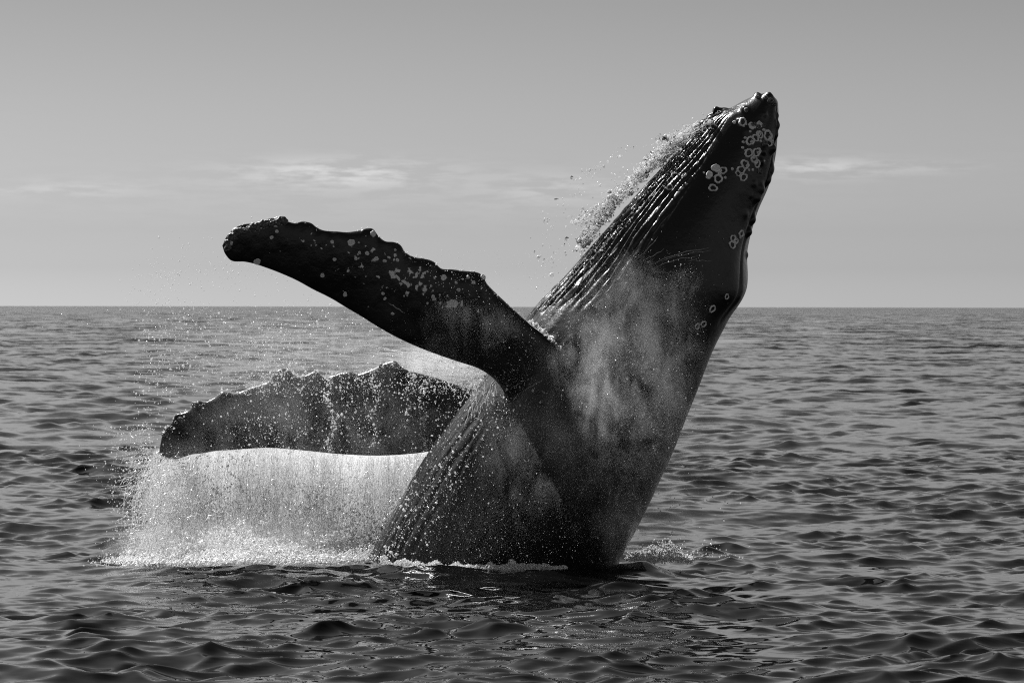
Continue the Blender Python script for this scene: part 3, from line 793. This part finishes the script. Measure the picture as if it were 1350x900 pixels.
# --- ragged splash trailing off the chin
def chin_splash():
    pos, rad = [], []
    paths = [([(932, 163), (911, 174), (891, 186), (867, 210), (840, 234), (812, 260), (796, 275)], 760, 8.5, .0055),
             ([(905, 180), (885, 188), (868, 203), (850, 222)], 420, 4, .008),
             ([(820, 260), (796, 274), (772, 288), (752, 294)], 200, 2.0, .007),
             ([(806, 272), (790, 290), (778, 305), (768, 318), (766, 336)], 420, 4.5, .007),
             ([(918, 166), (886, 180), (855, 190), (820, 204), (780, 226), (745, 242)], 130, 6, .006),
             ([(880, 205), (840, 225), (800, 240), (760, 256), (710, 300)], 110, 12, .006),
             ([(790, 290), (760, 310), (730, 330), (700, 360)], 110, 20, .007)]
    for pts, n, wd, r in paths:
        L = arc_resample(crom(pts, 200), 400); t = rng.random(n); i = (t * 399).astype(int)
        k = 1 + .5 * vnoise(t * 14, n, 1)
        px = L[i, 0] + rng.normal(0, 1, n) * wd * .55 * k; py = L[i, 1] + rng.normal(0, 1, n) * wd * .75 * k
        pos.append(P(px, py, rng.normal(-.15, .25, n))); rad.append(lognorm(n, r, .5, .003, .03))
    for q_ in range(44):                      # clumps of heavier water hanging on the throat
        pts = paths[0][0] if q_ < 32 else paths[3][0]
        L = arc_resample(crom(pts, 200), 400); i = int(400 * rng.random() ** 1.25 * .999); m = int(rng.integers(14, 40)); sc_ = rng.uniform(1.2, 3.2) * (1.25 - .6 * i / 400)
        cx, cy = L[i] + rng.normal(0, 4.5, 2); ox, oy = rng.normal(0, sc_, m), rng.normal(0, sc_ * .7, m)
        pos.append(P(cx + ox + oy * -.6, cy + oy, rng.normal(-.15, .2) + rng.normal(0, .02, m))); rad.append(lognorm(m, .0095, .55, .003, .030))
    pos = np.vstack(pos); rad = np.concatenate(rad)
    V, F = drops(pos, rad, fine=True, squash=rng.uniform(.4, 2.1, (len(pos), 1, 3)))
    nf = len(ICO_F); mi = np.repeat((rng.random(len(pos)) < .86).astype(np.int32), nf)
    lines, lr = [], []
    for i in range(600):
        pts = paths[int(rng.choice([0, 0, 0, 1, 3, 2]))][0]; L = arc_resample(crom(pts, 100), 100); a = int(rng.integers(0, 75)); b = a + int(rng.integers(8, 24))
        seg = arc_resample(L[a:b], 12); q = np.linspace(0, 1, 12)
        off = rng.normal(0, 4.2, 2)
        lines.append(P(seg[:, 0] + off[0] + 4.5 * vnoise(q * 6, i, 1.2), seg[:, 1] + off[1] + 3.5 * vnoise(q * 6, i + 500, 1.2), rng.normal(-.15, .2))); lr.append(rng.uniform(.003, .011))
    sv, sf = strands(lines, lr)
    V, Fs = combine([(V, F), (sv, sf)])
    me = mesh_np('chin_splash', V, Fs)
    me.materials.append(M_DROP); me.materials.append(M_WHITE)
    me.polygons.foreach_set('material_index', np.concatenate([mi, np.repeat(rng.random(len(sf) // 33) < .75, 33).astype(np.int32)]).astype(np.int32)); me.update()
    o = link('chin_splash', me)
    tag(o, 'ragged string of splashing water trailing off the whale\'s chin', 'splash', kind='stuff')
chin_splash()

# --- foam where body and falling water meet the sea
def foam():
    ps, rs = [], []
    n = 34000
    px = 120 + 500 * rng.beta(1.6, 1.3, n); Y = .5 + rng.normal(0, .65, n)
    x = P(px, 740, .5)[:, 0]
    env = np.interp(px, [110, 180, 230, 330, 420, 520, 620], [.04, .12, .28, .42, .30, .34, .15])
    q = np.stack([x, Y, np.zeros(n)], 1)
    hgt = env * np.clip(.55 + .6 * noise3(q, 81, 4.5, 3), .05, 1.4)
    z = hgt * rng.random(n) ** 1.5 - .02
    k = rng.random(n) < np.clip((px - 110) / 120, .15, 1)
    ps.append(np.stack([x, Y, z], 1)[k]); rs.append(lognorm(k.sum(), .0066, .6, .0025, .03))
    n = 10000      # line of foam along the near side of the body
    px = rng.uniform(500, 748, n); x = P(px, 746, -1.45)[:, 0]
    u = np.clip((x + .35) / 1.75, -1, 1); Y = -1.42 * np.sqrt(np.clip(1 - u ** 2, 0, 1)) - .08 + rng.normal(0, .09, n)
    env = np.interp(px, [495, 560, 640, 680, 700, 750], [.17, .13, .10, .15, .11, .03]) * np.clip(.6 + .35 * vnoise(px / 7, 5, 1), .1, 1.2)
    ps.append(np.stack([x, Y, env * rng.random(n) ** 2.2], 1)); rs.append(lognorm(n, .0065, .45, .003, .016))
    n = 3600      # splash behind the hump at the back
    px = 828 + 90 * rng.beta(1.7, 1.5, n); x = P(px, 740, -.4)[:, 0]; Y = rng.normal(.55, .35, n)
    env = np.interp(px, [825, 860, 890, 908], [.05, .12, .20, .04])
    ps.append(np.stack([x, Y, env * np.abs(rng.normal(0, .55, n)) - .01], 1)); rs.append(lognorm(n, .0068, .5, .003, .02))
    n = 260
    px = rng.normal(900, 32, n); x = P(px, 740, -.4)[:, 0]; ps.append(np.stack([x, rng.normal(.3, .4, n), .02 + np.abs(rng.normal(0, .1, n))], 1)); rs.append(lognorm(n, .007, .4, .003, .016))
    V, F = drops(np.vstack(ps), np.concatenate(rs))
    o = link('foam', mesh_np('foam', V, F), M_FOAM)
    tag(o, 'white churned foam where the whale and falling water meet the sea', 'foam', kind='stuff')
foam()

# ------------------------------------------------------------------ mist: closed bodies of thin drifting spray
def mist(name, label, boxes_fn, mat):
    o = boxes_fn(name); o.data.materials.append(mat)
    tag(o, label, 'mist', kind='stuff'); return o

def mat_mist(name, blobs, density, stretch, nscale, lo, hi, aniso=.45):
    m, t, out = new_mat(name)
    geo = N(t, 'ShaderNodeNewGeometry')
    pv = N(t, 'ShaderNodeVolumeScatter', i_Color=grey(.995), i_Anisotropy=aniso)
    total = None
    for (c, sz, a) in blobs:
        mp = N(t, 'ShaderNodeMapping', vector_type='TEXTURE')
        mp.inputs['Location'].default_value = tuple(c); mp.inputs['Scale'].default_value = tuple(sz)
        t.links.new(geo.outputs['Position'], mp.inputs[0])
        ln = N(t, 'ShaderNodeVectorMath', operation='LENGTH'); t.links.new(mp.outputs[0], ln.inputs[0])
        f = math_node(t, 'MULTIPLY', math_node(t, 'SUBTRACT', 1.0, ln.outputs['Value'], clamp=True), a)
        total = f if total is None else math_node(t, 'ADD', total, f)
    mp = N(t, 'ShaderNodeMapping'); mp.inputs['Scale'].default_value = stretch
    t.links.new(geo.outputs['Position'], mp.inputs[0])
    nz = N(t, 'ShaderNodeTexNoise', i_Scale=nscale, i_Detail=7.0, i_Roughness=.72, i_Distortion=.9)
    t.links.new(mp.outputs[0], nz.inputs['Vector'])
    d = math_node(t, 'MULTIPLY', math_node(t, 'MULTIPLY', total, ramp(t, nz.outputs[0], ((lo, 0), (hi, 1)))), density)
    t.links.new(d, pv.inputs['Density'])
    t.links.new(pv.outputs[0], out.inputs['Volume'])
    return m

def box(name, lo, hi):
    bm = bmesh.new(); bmesh.ops.create_cube(bm, size=1.0)
    for v in bm.verts: v.co = Vector([(lo[k] + hi[k]) / 2 + v.co[k] * (hi[k] - lo[k]) for k in range(3)])
    me = bpy.data.meshes.new(name); bm.to_mesh(me); bm.free()
    return link(name, me)

def c(px, py, Y): return P(px, py, Y)
blobs = [(c(770, 555, -1.75), (.6, .5, 1.2), .65), (c(780, 470, -1.7), (.45, .45, 1.1), .34), (c(905, 395, -1.35), (.35, .3, .5), .7), (c(640, 690, -1.75), (1.6, .5, .8), .05),
         (c(600, 440, -2.05), (.9, .4, .5), .55), (c(860, 560, -1.75), (.5, .4, .7), .45), (c(830, 370, -1.45), (.5, .35, .45), .35), (c(850, 690, -1.75), (.7, .5, .8), .6), (c(830, 560, -1.85), (1.2, .8, 2.2), .55), (c(700, 580, -1.75), (.8, .5, 1.3), .30)]
lo = P(480, 745, -2.5); hi = P(965, 320, -.95)
mo = box('drifting_mist', (lo[0], -2.55, .04), (hi[0], -.95, hi[2]))
mo.data.materials.append(mat_mist('mist_by_body', blobs, 2.0, (1.4, 1, .8), 2.6, .45, .64))
tag(mo, 'thin grey mist drifting past the flank of the whale', 'mist', kind='stuff')

blobs = [(c(440, 660, 2.5), (2.7, .85, 1.4), 1.1), (c(330, 725, 1.4), (2.1, 1.5, .6), .6), (c(540, 640, 2.5), (1.3, .85, 1.2), 1.0), (c(590, 478, 2.1), (1.0, .6, .35), .6), (c(420, 560, 1.0), (2.0, .35, .7), .10), (c(430, 470, 1.7), (2.3, .8, .65), .14), (c(270, 660, 2.2), (.9, 1.0, 1.0), .7)]
lo = P(150, 745, 2.6); hi = P(660, 395, .5)
mo = box('spray_mist', (lo[0], -.55, .04), (hi[0], 4.0, hi[2]))
mo.data.materials.append(mat_mist('mist_in_curtain', blobs, 4.6, (2.0, 2.0, .5), 3.2, .43, .63, .25))
tag(mo, 'white mist hanging in the falling water below the lower flipper', 'mist', kind='stuff')
